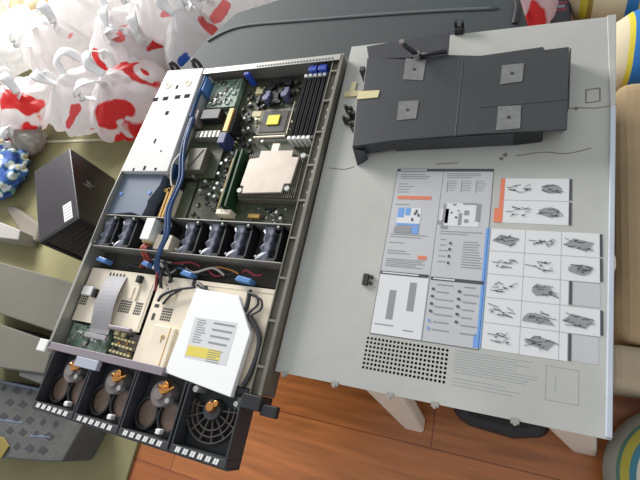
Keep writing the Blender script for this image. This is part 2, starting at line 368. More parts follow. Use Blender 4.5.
for q in (((406, 59), (426, 61), (423, 81), (403, 80)), ((399, 102), (419, 101), (416, 119), (397, 121)), ((502, 66), (524, 64), (522, 82), (500, 85)), ((498, 107), (521, 106), (520, 129), (496, 131))):
    w = [at(*p, ZT) for p in q]; b = B(); quadprism(b, w, ZT, ZT + .0008); o = obj('pale_square', b, 'foilt', sh); o['label'] = 'pale grey square'
    cx = sum(p[0] for p in w) / 4; cy = sum(p[1] for p in w) / 4
    b = B(); disc(b, cx, cy, .0025, ZT + .0008, ZT + .0016, 12); obj('stud', b, 'screws', o)
b = B(); quadprism(b, [at(359, 92, ZT), at(380, 91, ZT), at(378, 98, ZT), at(357, 100, ZT)], ZT, ZT + .0012); obj('tape', b, 'yellowish', sh)
b = B(); q1, q2 = at(445, 68, ZT), at(458, 150, ZT)
tube(b, [(*at(455, 137, ZT), ZT), (*at(463, 60, ZT), ZT)], .0007, 5, False); tube(b, [(*at(480, 108, ZT), ZT), (*at(567, 100, ZT), ZT)], .0007, 5, False); obj('panel_crease', b, 'charcoal', sh)
b = B(); quadprism(b, [at(368, 59, ZT), at(448, 56, ZT), at(450, 31, ZT), at(366, 46, ZT)], .3925, .3965); obj('rear_flap', b, 'charcoal2', sh, .001)
# hinged rod poking up at the rear
b = B(); tube(b, [(*at(447, 52, .402), .402), (*at(418, 56, .404), .404)], .0036, 8, False); tube(b, [(*at(418, 56, .404), .404), (*at(402, 44, .43), .43)], .0042, 8, False); obj('rod', b, 'plastic', sh, smooth=True)
b = B(); disc(b, *at(417, 56, .404), .006, .3985, .409, 12); disc(b, *at(402, 43, .432), .005, .428, .434, 10); obj('rod_joint', b, 'hub', sh)
b = B(); x, y = at(456, 30, .37); bx(b, x - .002, x + .014, y - .008, y + .002, .3585, .376); bx(b, x - .002, x + .002, y, y + .008, .3585, .386); bx(b, x + .01, x + .014, y, y + .008, .3585, .384)
tag(obj('cable_clip', b, 'plastic'), 'small black forked clip on dark case behind the air duct', 'clip')

CAM_SCALE = None
# ------------------------------------------------------------------ SERVER
SB = .358
sv = thing('rack_server', (.217, .36, SB), 'open grey rack server with its fans, boards and drive bays exposed', 'server')
T = .403
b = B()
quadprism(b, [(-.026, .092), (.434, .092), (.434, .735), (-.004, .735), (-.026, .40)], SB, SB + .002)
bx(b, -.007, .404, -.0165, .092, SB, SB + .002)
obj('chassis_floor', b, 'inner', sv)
b = B()
quadprism(b, [(-.028, .092), (-.026, .092), (-.026, .40), (-.004, .735), (-.006, .735), (-.028, .40)], SB + .002, T); bx(b, -.026, -.022, .092, .30, T - .002, T); obj('side_wall', b, 'steel', sv)
b = B()
bx(b, .432, .434, .092, .728, SB + .002, T); bx(b, .412, .414, .092, .728, SB + .002, T - .003); bx(b, .414, .432, .092, .728, T - .012, T - .009); bx(b, .428, .432, .092, .728, T - .002, T)
for k in range(9): bx(b, .4145, .4275, .13 + k * .07, .134 + k * .07, T - .009, T - .003)
obj('side_wall', b, 'steel_dark', sv)
b = B()
bx(b, .102, .434, .728, .730, SB + .002, T); bx(b, .102, .43, .716, .728, T - .002, T); obj('rear_panel', b, 'steel', sv)
b = B()
for k in range(26): bx(b, .24 + k * .0068, .2435 + k * .0068, .719, .7225, T, T + .0006)
obj('panel_marking', b, 'ink', sv)
b = B()
for k in range(12): bx(b, .425, .4275, .40 + k * .022 + (k % 3) * .003, .405 + k * .022 + (k % 3) * .003, T - .006, T - .003)
obj('wall_stud', b, 'cap', sv)

# power supply
b = B(); quadprism(b, [(-.0205, .466), (.105, .466), (.099, .733), (-.0035, .737)], SB + .002, T + .001); ps = obj('power_supply', b, 'psu', sv, .0012)
def psrect(px, py, w, h):
    x, y = at(px, py, T + .001); w *= 1.45; h *= 1.4; return (x - w / 2, x + w / 2, y - h / 2, y + h / 2)
flat('slot', 'slotd', [psrect(155.5, 99.5, .010, .007), psrect(165.5, 98.5, .010, .007), psrect(177.5, 97, .010, .007), psrect(187, 96, .010, .007), psrect(167, 113, .006, .007), psrect(155, 141, .003, .008), psrect(177, 87, .004, .007), psrect(133.5, 169.5, .003, .005), psrect(144.5, 168, .004, .007), psrect(155.5, 169, .004, .004), psrect(161, 151, .002, .003)], ps, T + .001, .0004)
for px, py in ((168, 85.5), (188, 83)):
    x, y = at(px, py, T + .001); b = B(); ring(b, x, y, .0055, .0085, T + .001, T + .002); o = obj('embossed_ring', b, 'gold', ps)
for px, py in ((174, 66), (196, 63)):
    x, y = at(px, py, .40); b = B(); tube(b, [(x - .008, y - .004, .385), (x - .007, y - .001, .402), (x, y, .410), (x + .007, y - .001, .402), (x + .008, y - .004, .385)], .0045, 8); obj('handle', b, 'plastic', sv, smooth=True)
# slate air baffle in front of the power supply
bp2 = [at(*p, .388) for p in ((121, 173), (164, 174), (160, 186), (152, 203), (150, 212), (145, 220), (135, 217), (104, 218), (108, 206), (115, 196), (116, 190))]
bp2 = [(max(p[0], .003), p[1]) for p in bp2]
bp2 = [(-.0205, .464), (.088, .464), (.088, .440), (.072, .405), (.074, .392), (.070, .369), (.040, .376), (-.0255, .369), (-.0255, .40)]
b = B(); quadprism(b, bp2, .364, .393); o = obj('air_baffle', b, 'bluegrey', sv, .001)
for x, y in ((-.008, .418), (.068, .422)):
    b = B(); disc(b, x, y, .0042, .393, .3945); obj('rivet', b, 'clipblue', o)

# fan wall
b = B(); bx(b, -.0255, .411, .2955, .297, SB + .002, T - .002); bx(b, -.0255, .411, .366, .3675, SB + .002, T - .006)
obj('fan_cage', b, 'steel', sv)
def fan(cx):
    """counter-rotating fan pair seen edge-on: square frame halves with a scalloped waist and blades inside"""
    b = B(); y0, y1 = .299, .364; zt = .396; w = .018
    pr = [(-w, 0), (-w, .010), (-w + .007, .017), (-w + .003, .024), (-w + .008, .032), (-w + .003, .041), (-w + .007, .048), (-w, .055), (-w, .065)]
    L_ = [(cx + x, y0 + y) for x, y in pr]; Rr = [(cx + .002 + (.003 if i % 2 else 0), y0 + y) for i, (x, y) in enumerate(pr)]
    quadprism(b, L_ + Rr[::-1], .362, [zt - .001 - .006 * math.sin(i) ** 2 for i in range(len(pr))] + [zt - .004] * len(pr))
    f = obj('fan', b, 'fanblue', sv, .0015)
    b = B(); bx(b, cx + .002, cx + .0195, y0, y0 + .006, .362, zt - .003); bx(b, cx + .002, cx + .0195, y1 - .006, y1, .362, zt - .003); bx(b, cx + .0165, cx + .0195, y0, y1, .362, zt - .006)
    bx(b, cx + .002, cx + .0195, y0, y1, .361, .366); obj('frame', b, 'plastic', f)
    b = B(); tube(b, [(cx + .009, y0 + .008, .377), (cx + .009, y1 - .008, .377)], .005, 12, False)
    for k in range(7):
        a = 2 * math.pi * k / 7
        for yy in (y0 + .015, y0 + .042):
            p = [Vector((cx + .009 + r * math.cos(a + s) * .62, yy + o_, .378 + r * math.sin(a + s))) for r, s, o_ in ((.004, 0, 0), (.011, .1, 0), (.011, .5, .01), (.004, .5, .01))]
            b.faces.new([b.verts.new(q) for q in p])
    obj('impeller', b, 'charcoal2', f)
    b = B(); disc(b, cx - w + .002, y0 + .006, .0022, zt, zt + .002, 8); disc(b, cx + .013, y1 - .003, .0022, zt - .002, zt + .002, 8); obj('screw', b, 'cap', f)
    return f
f0 = fan(-.0060)
for d in (.050, .2095, .2645, .3195, .3795): copy_part(f0, sv, (d, 0, 0))
# power connectors and midplane between the fans
pc = box('power_connector', 'white', sv, .096, .118, .318, .362, .376, .402, .0008); pc['label'] = 'cream power connector'
b = B()
for i in range(3): bx(b, .0985 + i * .007, .1025 + i * .007, .314, .318, .380, .396)
obj('socket', b, 'yellowish', pc)
box('connector_shell', 'steel_warm', sv, .122, .160, .305, .335, .362, .388, .001)
b = B(); disc(b, .142, .352, .012, .362, .392, 20); obj('capacitor', b, 'plastic', sv)
for i in range(4):
    x = .100 + i * .0045; b = B(); tube(b, [(x, .313, .388), (x - .002, .300, .392), (x + .004, .285, .380), (x - .004 + i * .004, .268, .376)], .0018, 6); obj('power_wire', b, 'wire_o' if i % 2 == 0 else 'wire_r', sv, smooth=True)
# orange busbar board beside baffle
bb = box('bus_board', 'pcb', sv, .092, .155, .370, .462, SB + .0025, .366)
for i, (x0, x1, y0, y1, zt, m) in enumerate(((.094, .108, .43, .438, .384, 'gold'), (.103, .108, .372, .44, .384, 'gold'), (.113, .118, .372, .445, .386, 'gold'), (.122, .127, .380, .44, .382, 'steel_warm'), (.096, .101, .375, .42, .374, 'wire_o'))):
    box('bus_bar', m, bb, x0, x1, y0, y1, .366, zt, .0006)
box('voltage_module', 'plastic', bb, .100, .128, .446, .461, .366, .384, .001)
box('blue_plug', 'cable', sv, .101, .112, .462, .49, .366, .394, .001); 
box('blue_plug', 'clipblue', sv, .103, .113, .675, .712, .366, .398, .001)

# riser / expansion card (left board)
rc = box('riser_card', 'pcb2', sv, .122, .196, .640, .714, .366, .380)
rc2 = box('expansion_board', 'pcb', sv, .104, .198, .470, .636, .362, .372)
random.seed(11)
def chips(parent, x0, x1, y0, y1, z0, spec, name='chip'):
    for m, n, s, h in spec:
        b = B()
        for _ in range(n):
            x, y = random.uniform(x0, x1), random.uniform(y0, y1); w, d = s * random.uniform(.5, 1.3), s * random.uniform(.5, 1.3)
            bx(b, x, min(x + w, x1 + s * .3), y, min(y + d, y1 + s * .3), z0, z0 + h * random.uniform(.6, 1))
        obj(name, b, m, parent)
chips(rc, .124, .188, .644, .708, .380, (('pcb', 12, .008, .003), ('cap', 14, .004, .004), ('plastic', 5, .009, .003), ('pcb2', 10, .008, .003)))
box('large_chip', 'plastic', sv, .128, .176, .601, .627, .372, .392, .002)
box('cable_head', 'hub', sv, .106, .122, .590, .625, .372, .395, .002)
box('edge_bracket', 'steel', sv, .124, .190, .556, .572, .372, .390, .0008)
b = B()
for k in range(6): bx(b, .127 + k * .0105, .131 + k * .0105, .5555, .5725, .3895, .3906)
obj('bracket_slot', b, 'screws', sv)
gs = box('shield_plate', 'steel_dark', sv, .128, .172, .478, .530, .372, .390, .001)
b = B(); tube(b, [(.140, .480, .3905), (.165, .526, .3905)], .0008, 5, False); obj('crease', b, 'inner', gs)
os_ = box('slot_connector', 'gold', sv, .201, .212, .565, .622, .364, .396, .0008)
box('slot_cap', 'plastic', sv, .2125, .218, .565, .618, .364, .392)
b = B(); bx(b, .198, .216, .535, .562, .366, .398); obj('blue_latch', b, mat('latch_navy', (54, 62, 104), .4), sv, .002)
# motherboard
mb = box('motherboard', 'pcb', sv, .158, .409, .3695, .714, SB + .0025, .3635)
random.seed(5)
ZM = .3635
def caps(lst, name='capacitor', m='cap', h=.012, r=.0032):
    for x, y in lst:
        b = B(); disc(b, x, y, r, ZM, ZM + h, 12); o = obj(name, b, m, mb)
for px, py in ((232, 153), (226, 160), (221, 163), (218, 173), (217, 183), (214, 188), (222, 190), (209, 194), (214, 196), (200, 190), (205, 181), (193, 176), (262, 141), (256, 119), (248, 128), (250, 140), (276, 212), (280, 218), (244, 118), (243, 130)):
    caps([at(px, py, ZM + .012)])
chips(mb, .165, .24, .375, .50, ZM, (('plastic', 16, .007, .004), ('cap', 26, .0028, .004), ('inner', 14, .008, .006)))
chips(mb, .205, .26, .50, .70, ZM, (('plastic', 26, .008, .007), ('yellowish', 10, .004, .004), ('inner', 20, .007, .01), ('steel_warm', 5, .005, .006)))
chips(mb, .24, .35, .645, .705, ZM, (('plastic', 30, .011, .012), ('inner', 14, .008, .01), ('pcb2', 10, .006, .004)))
chips(mb, .30, .40, .37, .41, ZM, (('plastic', 10, .007, .004), ('cap', 12, .003, .004)))
chips(mb, .335, .355, .42, .66, ZM, (('plastic', 8, .006, .004), ('steel_warm', 6, .003, .004)))
box('white_chip', 'yellowish', mb, .232, .252, .676, .694, ZM, .372, .001)
box('white_chip', 'yellowish', mb, .240, .262, .618, .632, ZM, .370, .001)
box('white_chip', 'yellowish', mb, .252, .264, .605, .614, ZM, .370, .001)
# cpu socket with yellow sticker
cs_ = box('cpu_socket', 'steel_dark', mb, .262, .330, .572, .635, ZM, .369, .0008)
b = B(); bx(b, .268, .326, .578, .629, .369, .3705); obj('socket_plate', b, 'inner', cs_)
yl = box('yellow_sticker', 'yellow', cs_, .283, .310, .594, .617, .3705, .373, .0006); yl['label'] = 'yellow sticker'
b = B(); tube(b, [(.335, .57, .371), (.334, .65, .371)], .0013, 6, False); tube(b, [(.262, .565, .371), (.334, .566, .371)], .0025, 6, False); obj('lever', b, 'steel_warm', cs_)
for x, y in ((.270, .654), (.312, .660)):
    b = B(); disc(b, x, y, .007, ZM, .385, 12); bx(b, x - .005, x + .005, y + .004, y + .02, ZM, .380); obj('purple_post', b, mat('post_purple', (92, 92, 128), .4), mb)
# heatsink
hs = box('heatsink', 'steel_dark', mb, .276, .402, .420, .516, ZM + .001, .381)
b = B()
for k in range(30): bx(b, .279 + k * .0040, .2805 + k * .0040, .422, .514, .381, .388)
obj('fin', b, 'steel_dark', hs)
hp = [(.289, .426), (.372, .430), (.373, .447), (.386, .448), (.389, .503), (.374, .504), (.374, .518), (.305, .518), (.305, .503), (.284, .500), (.281, .442), (.289, .441)]
b = B(); quadprism(b, hp, .388, .393); hpl = obj('cap_plate', b, 'heats', hs, .001)
b = B(); bx(b, .325, .340, .518, .535, .388, .391); obj('tab', b, 'steel_warm', hs)
for x, y in ((.381, .438), (.283, .432), (.397, .506)):
    b = B(); disc(b, x, y, .005, .388, .394, 14); obj('spring_screw', b, 'cap', hs)
# memory slots
sl = None
for k in range(6):
    x = .352 + k * .0100
    b = B(); bx(b, x, x + .0028, .552, .692, ZM, .388); bx(b, x + .0042, x + .0066, .552, .692, ZM, .388); bx(b, x + .0028, x + .0042, .552, .692, ZM, .372)
    s = obj('memory_slot', b, 'dimm', mb)
    b = B(); bx(b, x, x + .0066, .544, .5515, ZM, .391); bx(b, x, x + .0066, .6925, .699, ZM, .391); obj('latch', b, 'white' if k < 5 else 'plastic', s, .0008)
for x in (.362, .383): box('video_port', 'blue', mb, x, x + .017, .7, .7135, ZM, .398, .001)
box('serial_port', 'blue', mb, .210, .224, .704, .7135, ZM, .400, .003)
# memory module standing left of heatsink
mm = box('memory_module', 'pcbd', mb, .262, .2655, .398, .520, ZM, .397)
mm2 = box('memory_module', 'pcbd', mb, .2495, .253, .398, .520, ZM, .396)
b = B(); bx(b, .253, .262, .40, .518, .385, .388); obj('spreader', b, 'pcbd', mb)
b = B(); tube(b, [(.243, .395, .388), (.243, .505, .388)], .0012, 6, False); obj('module_guide', b, 'gold', mb)
b = B(); bx(b, .238, .270, .386, .3965, ZM, .384); obj('module_latch', b, 'steel_warm', mb, .001)
b = B(); bx(b, .30, .325, .388, .396, ZM, .37); obj('connector', b, 'gold', mb, .0008)

# blue cable bundle
random.seed(2)
trunk = [(.114, .60, .397), (.116, .55, .398), (.126, .50, .399), (.143, .455, .400), (.145, .42, .402), (.143, .38, .402), (.160, .33, .404), (.158, .298, .404), (.155, .27, .396), (.16, .255, .385)]
for i in range(4):
    b = B(); ox, oz = random.uniform(-.005, .005), random.uniform(-.002, .003)
    tube(b, [(x + ox + random.uniform(-.0015, .0015), y, z_ + oz) for x, y, z_ in trunk], .0031, 8); obj('cable', b, 'cable', sv, smooth=True)
b = B(); tube(b, [(.118, .51, .40), (.113, .485, .404), (.119, .455, .404), (.133, .43, .405)], .0018, 6); obj('cable', b, 'wire_w', sv, smooth=True)
b = B(); tube(b, [(.108, .72, .396), (.105, .66, .396), (.108, .60, .397)], .0045, 8); obj('cable', b, 'cable', sv, smooth=True)

# cable trench between the fans and drive plate
TR = .261
for i in range(18):
    x = random.uniform(.02, .34); l = random.uniform(.04, .09); b = B(); z0 = random.uniform(.366, .382); y = random.uniform(.267, .286)
    tube(b, [(x, y, z0), (x + l * .3, y + random.uniform(-.008, .006), z0 + .006), (x + l * .7, y + random.uniform(-.008, .006), z0 + .003), (min(x + l, .40), y + random.uniform(-.006, .006), z0)], random.choice([.0016, .0022]), 6)
    obj('wire', b, random.choice(['wire_k', 'wire_k', 'wire_w', 'wire_r', 'wire_k', 'cable', 'copper']), sv, smooth=True)
for px, py, w in ((101, 259, .03), (145, 263, .020), (186, 273, .028), (243, 279, .034)):
    x, y = at(px, py, .39); b = B(); quadprism(b, [(x - w / 2, y - .003), (x + w / 2 - .004, y - .007), (x + w / 2, y + .002), (x - w / 2 + .006, y + .006)], .370, .391); obj('blue_clip', b, 'clipblue', sv, .002)
b = B(); ring(b, .155, .265, .009, .013, .388, .392, .3, 3.2); obj('cable_tie', b, 'wire_w', sv)
b = B(); tube(b, [(.158, .268, .392), (.160, .25, .392), (.162, .225, .385)], .0025, 6); obj('wire', b, 'wire_r', sv, smooth=True)
b = B(); tube(b, [(.165, .268, .390), (.168, .25, .390), (.172, .232, .385)], .0035, 6); obj('wire', b, 'wire_k', sv, smooth=True)

# drive plates
ZP = .379
b = B(); bx(b, -.022, .150, .148, .258, ZP - .002, ZP); bx(b, -.022, .150, .256, .258, .362, ZP); dp = obj('drive_plate', b, 'steel_warm', sv)
b = B(); bx(b, .158, .410, .098, .258, ZP - .002, ZP); bx(b, .158, .410, .256, .258, .362, ZP); dp2 = obj('drive_plate', b, 'steel_warm', sv)
def grid(b, x, y, nx_, ny_, s=.0034, p=.0048):
    for i in range(nx_):
        for j in range(ny_): bx(b, x + i * p, x + i * p + s, y + j * p, y + j * p + s, ZP, ZP + .0004)
b = B()
for (px, py, n1, n2) in ((79, 304, 4, 4), ): grid(b, *at(px, py, ZP), n1, n2)
grid(b, .084, .178, 6, 5); grid(b, .122, .178, 5, 5)
for i in range(5): bx(b, .030 + i * .009, .034 + i * .009, .238, .250, ZP, ZP + .0004)
obj('vent_hole', b, 'inner', dp)
b = B(); grid(b, .187, .176, 5, 5)
for x, y in ((.168, .232), (.176, .238), (.182, .232)): bx(b, x, x + .003, y, y + .003, ZP, ZP + .0004)
bx(b, .166, .176, .197, .203, ZP, ZP + .0005); bx(b, .168, .174, .174, .186, ZP, ZP + .0005); bx(b, .232, .240, .244, .256, ZP, ZP + .0005); bx(b, .178, .186, .244, .256, ZP, ZP + .0005)
obj('vent_hole', b, 'inner', dp2)
b = B(); bx(b, .10, .106, .205, .228, ZP, .381); bx(b, .113, .119, .205, .232, ZP, .382); bx(b, .14, .146, .15, .24, ZP, .380); obj('pressed_rib', b, 'steel_warm', dp, .0006)
b = B(); bx(b, .187, .192, .205, .236, ZP, .382); bx(b, .200, .206, .21, .24, ZP, .382); bx(b, .25, .40, .248, .250, ZP, .380); obj('pressed_rib', b, 'steel_warm', dp2, .0006)
b = B(); bx(b, -.014, .012, .198, .216, ZP, .389); o = obj('white_plug', b, 'white', sv, .001)
b = B(); bx(b, .012, .020, .196, .213, ZP, .387); obj('black_plug', b, 'plastic', sv, .001)
b = B(); bx(b, .110, .119, .236, .250, ZP, .389); obj('black_plug', b, 'plastic', sv, .001)
b = B(); bx(b, .081, .135, .144, .152, .364, .386); obj('plate_lip', b, 'mauve', sv, .002)
# ribbon cable with an arched middle
b = B(); n = 14; prev = None
for k in range(n + 1):
    t = k / n; x0 = .030 + (.036 - .030) * t + .004 * math.sin(t * 3.1); y = .243 - .112 * t; zz = .381 + .012 * math.sin(math.pi * min(1, t * 1.05)) ; w = .048
    cur = [b.verts.new((x0, y, zz)), b.verts.new((x0 + w, y + .002, zz)), b.verts.new((x0 + w, y + .002, zz - .0012)), b.verts.new((x0, y, zz - .0012))]
    if prev:
        for i in range(4): b.faces.new((prev[i], prev[(i + 1) % 4], cur[(i + 1) % 4], cur[i]))
    else: b.faces.new(cur[::-1])
    prev = cur
b.faces.new(prev); rb = obj('ribbon_cable', b, 'ribbon', sv)
box('ribbon_plug', 'ribbon', sv, .030, .084, .122, .131, .374, .384, .001)
# control boards
cb = box('control_board', 'pcb2', sv, -.022, .084, .100, .144, .362, .372)
chips(cb, -.018, .078, .106, .138, .372, (('cap', 18, .005, .004), ('pcb2', 12, .012, .004), ('white', 7, .006, .004), ('plastic', 5, .006, .002)))
cb2 = box('backplane_board', 'steel_dark', sv, .092, .150, .100, .144, .362, .370)
b = B()
for i in range(6):
    for j in range(3): bx(b, .096 + i * .009, .101 + i * .009, .106 + j * .012 - i * .0005, .110 + j * .012 - i * .0005, .370, .377)
bx(b, .094, .104, .136, .144, .370, .378); bx(b, .110, .118, .135, .143, .370, .376)
obj('connector', b, 'yellowish', cb2); chips(cb2, .094, .146, .102, .140, .370, (('plastic', 10, .006, .003), ('copper', 6, .004, .003)))
gp = box('warm_bracket', 'steel_warm', sv, .184, .232, .098, .166, ZP, .385, .001)
b = B(); ring(b, .212, .148, .002, .0035, .385, .386); bx(b, .209, .2102, .138, .148, .385, .386); bx(b, .222, .2235, .10, .166, .385, .3855); obj('slot', b, 'gold', gp)
# cross bar and ears
b = B(); bx(b, -.026, .249, .087, .1005, .372, T); cbx = obj('cross_bar', b, 'mauve', sv, .001)
b = B(); bx(b, .058, .112, .070, .0868, .396, T + .003); obj('pull_tab', b, mat('pull_tab_grey', (170, 174, 188), .35), sv, .001)
b = B(); bx(b, .245, .404, .087, .0965, .362, .388); obj('rear_bar', b, 'plastic', sv)
b = B(); bx(b, -.052, -.0285, .080, .102, .386, T + .001); o = obj('rack_ear', b, 'white', sv, .0015); o['label'] = 'white plastic ear'
b = B(); bx(b, .4045, .436, .070, .091, .366, T); bx(b, .436, .462, .066, .082, .388, .400); obj('rack_ear', b, 'plastic', sv, .0015)['label'] = 'black plastic ear'

# drive bays: four blanks
def blank(x0, w, kind):
    z0, zt = .3605, T - .001
    b = B()
    bx(b, x0, x0 + w, -.0125, -.0015, z0, zt); bx(b, x0, x0 + .003, -.0015, .0865, z0, zt); bx(b, x0 + w - .003, x0 + w, -.0015, .0865, z0, zt)
    bx(b, x0 + .003, x0 + w - .003, -.0015, .0865, z0, .372)
    r = obj('drive_blank', b, 'charcoal2' if kind == 'a' else 'charcoal', sv, .0008)
    b = B()
    for k in range(6):
        xx = x0 + .010 + k * (w - .018) / 6; quadprism(b, [(xx, -.0105), (xx + .0035, -.0105), (xx + .0055, -.003), (xx + .002, -.003)], zt, zt + .0005); quadprism(b, [(xx + .0045, -.0105), (xx + .008, -.0105), (xx + .010, -.003), (xx + .0065, -.003)], zt, zt + .0005)
    obj('vent_slot', b, 'white', r)
    cx = x0 + w * .52; 
    if kind == 'a':
        b = B(); disc(b, cx - .004, .060, .023, .372, .390, 28, .020); disc(b, cx - .004, .060, .010, .390, .396, 16); obj('hub', b, 'hub', r, .001)
        for s, yy in ((-1, .027), (1, .030)):   # two leaf-shaped pans
            b = B(); n = 20; c = (cx + s * .0225 - .001, yy); pts = [(c[0] + .0205 * math.cos(2 * math.pi * k / n) * (1 + .15 * math.sin(2 * math.pi * k / n)), c[1] + .0235 * math.sin(2 * math.pi * k / n)) for k in range(n)]
            quadprism(b, pts, .372, .380)
            obj('leaf_pan', b, 'amber', r)
            b = B(); ring(b, cx + s * .0225 - .001, yy, .0190, .0222, .372, .386, n=24, sy=1.14); obj('leaf_rib', b, 'plastic', r)
        b = B(); bx(b, cx + .013, cx + .022, .003, .011, .386, .397); o = obj('white_clip', b, 'white', r, .0015); o['label'] = 'white clip'
        b = B(); disc(b, cx + .018, .053, .0042, .385, .398, 12); obj('screw', b, 'cap', r)
        b = B(); quadprism(b, [(cx - .006, .066), (cx + .004, .060), (cx + .014, .066), (cx + .012, .078), (cx + .002, .082)], .390, [.397, .400, .395, .399, .396]); tube(b, [(cx - .008, .070, .396), (cx + .002, .072, .403), (cx + .013, .068, .399), (cx + .020, .074, .392)], .0025, 6); obj('copper_contact', b, 'copper', r, .0006)
    else:
        hc = (cx - .008, .056)
        b = B(); disc(b, *hc, .017, .372, .388, 24, .015); obj('hub', b, 'charcoal2', r, .001)
        b = B(); disc(b, hc[0], hc[1] + .004, .009, .388, .396, 10, .007); disc(b, hc[0] + .008, hc[1] + .010, .005, .388, .395, 8); obj('copper_contact', b, 'copper', r, .001)
        b = B()
        for rr in (.028, .037, .046): ring(b, *hc, rr, rr + .0018, .372, .384, math.pi * .92, math.pi * 2.08, 26)
        for k in range(8):
            a = math.pi * (.98 + k * .15); c, s = math.cos(a), math.sin(a); n_ = (-s * .0009, c * .0009)
            quadprism(b, [(hc[0] + c * .016 - n_[0], hc[1] + s * .016 - n_[1]), (hc[0] + c * .047 - n_[0], hc[1] + s * .047 - n_[1]), (hc[0] + c * .047 + n_[0], hc[1] + s * .047 + n_[1]), (hc[0] + c * .016 + n_[0], hc[1] + s * .016 + n_[1])], .372, .383)
        obj('rib', b, 'ribm', r)
        b = B(); disc(b, x0 + w - .010, .073, .004, .372, .400, 10); disc(b, x0 + .012, .08, .005, .372, .398, 10); obj('screw', b, 'cap', r)
        b = B(); bx(b, x0 + w - .022, x0 + w - .006, .060, .082, .372, .378); obj('green_chip', b, 'pcb2', r)
    return r
blank(-.006, .1005, 'a'); 
d1 = [o for o in sv.children if o.name == 'drive_blank'][0]
copy_part(d1, sv, (.1030, 0, 0)); copy_part(d1, sv, (.206, 0, 0))
blank(.3045, .1, 'b')
b = B(); bx(b, -.006, .404, -.0165, -.013, .3605, .392); obj('front_lip', b, 'charcoal2', sv, .001)

# optical drive
ZO = .3975
od_pts = [(.262, .237), (.350, .237), (.388, .182), (.386, .082), (.246, .0825)]
od_pts = [(.259, .237), (.347, .234), (.386, .178), (.381, .080), (.249, .093)]
b = B(); quadprism(b, od_pts, .386, ZO); od = obj('optical_drive', b, mat('drive_casing', (246, 246, 244), .4, 0.), sv, .0012)
# drive supports keep it off the plate
b = B(); bx(b, .27, .28, .12, .22, ZP, .386); bx(b, .35, .36, .12, .19, ZP, .386); obj('drive_bracket', b, 'steel_dark', sv)
yl_ = [at(*p, ZO) for p in ((189, 345), (221, 351), (219, 361), (185, 355))]
b = B(); quadprism(b, yl_, ZO, ZO + .0004); obj('yellow_label', b, 'ylabel', od)['label'] = 'yellow warning label'
pl_ = [at(*p, ZO) for p in ((195, 317), (238, 323), (226, 366), (184, 357))]
b = B(); quadprism(b, pl_, ZO, ZO + .0002); prl = obj('print_area', b, 'paper', od)
x0, y1 = at(197, 319, ZO)
bars = []
for k in range(4): bars += [(x0 + .035, x0 + .076 - .002 * k, y1 - .003 - k * .0105, y1 - .0005 - k * .0105)]
bars += textblock(x0 + .003, x0 + .024, y1 - .040, y1, .004, .001) + textblock(x0 + .04, x0 + .068, y1 - .064, y1 - .044, .0035, .001)
b = B()
for r in bars: bx(b, *r, ZO + .0004, ZO + .0006)
obj('print_line', b, 'ink2', od)
# cables around the drive
def cab(pts, r, m, nm='cable'):
    b = B(); tube(b, [(*at(p[0], p[1], p[2]), p[2]) for p in pts], r, 8); return obj(nm, b, m, sv, smooth=True)
cab([(250, 290, .388), (247, 306, .390), (244, 314, .390), (250, 320, .388)], .004, 'wire_k')
cab([(249, 293, .392), (256, 296, .394), (258, 304, .394), (250, 312, .392), (247, 318, .388)], .002, 'wire_k')
cab([(252, 295, .392), (261, 300, .394), (261, 309, .394), (252, 315, .392), (249, 322, .388)], .002, 'wire_k')
cab([(251, 318, .388), (259, 335, .386), (258, 352, .386), (250, 374, .386), (243, 386, .386)], .0045, 'charcoal2')
cab([(158, 301, .385), (163, 295, .388), (175, 290, .39), (195, 287, .39)], .0028, 'wire_k')
cab([(181, 290, .39), (170, 296, .388), (163, 304, .386)], .0022, 'wire_k')
cab([(198, 284, .39), (205, 289, .392), (212, 297, .388)], .004, 'charcoal2')
cab([(206, 286, .39), (203, 292, .392), (200, 297, .39)], .004, 'charcoal2')
cab([(165, 260, .392), (168, 270, .392), (172, 282, .386)], .003, 'wire_k')

# ------------------------------------------------------------------ black box at left
bxr = thing('black_box', (-.505, .50, MATZ), 'glossy black boxy unit standing at left of the server with a white sticker', 'electronics box')
ang = math.atan2(.234, -.171)
e1 = Vector((math.cos(ang), math.sin(ang))); e2 = Vector((math.cos(ang + math.pi / 2), math.sin(ang + math.pi / 2)))
V0 = Vector((-.372, .439)); L1, L2 = .290, .145
b = B(); quadprism(b, [V0, V0 + e1 * L1, V0 + e1 * L1 + e2 * L2, V0 + e2 * L2], MATZ, .20); obj('housing', b, 'blackbox', bxr, .003)
def onside(u0, u1, v0, v1):  # rect on the right-hand side face
    return None
b = B(); p = [V0 + e1 * .012 + e2 * .02, V0 + e1 * .075 + e2 * .02, V0 + e1 * .075 + e2 * .05, V0 + e1 * .012 + e2 * .05]; quadprism(b, p, .20, .2006); stx = obj('sticker', b, 'paper', bxr); stx['label'] = 'white sticker'
b = B()
for k in range(5): q = V0 + e1 * (.020 + k * .011) + e2 * .023; quadprism(b, [q, q + e1 * .0025, q + e1 * .0025 + e2 * .024, q + e2 * .024], .2006, .2009)
obj('barcode', b, 'ink2', stx)
# emblem on right side face: small pale strokes
nrm = -e2
def side_rect(b, u0, u1, z0, z1, t=.0008):
    p = V0 + e1 * u0; q = V0 + e1 * u1; quadprism(b, [p, q, q + nrm * t, p + nrm * t], z0, z1)
b = B()
for (u0, u1, z0, z1) in ((.155, .158, .135, .165), (.162, .165, .135, .152), (.158, .163, .149, .152), (.172, .175, .120, .150), (.178, .181, .135, .150), (.172, .181, .147, .150), (.172, .181, .134, .137)): side_rect(b, u0, u1, z0, z1)
obj('emblem', b, 'ink2', bxr)
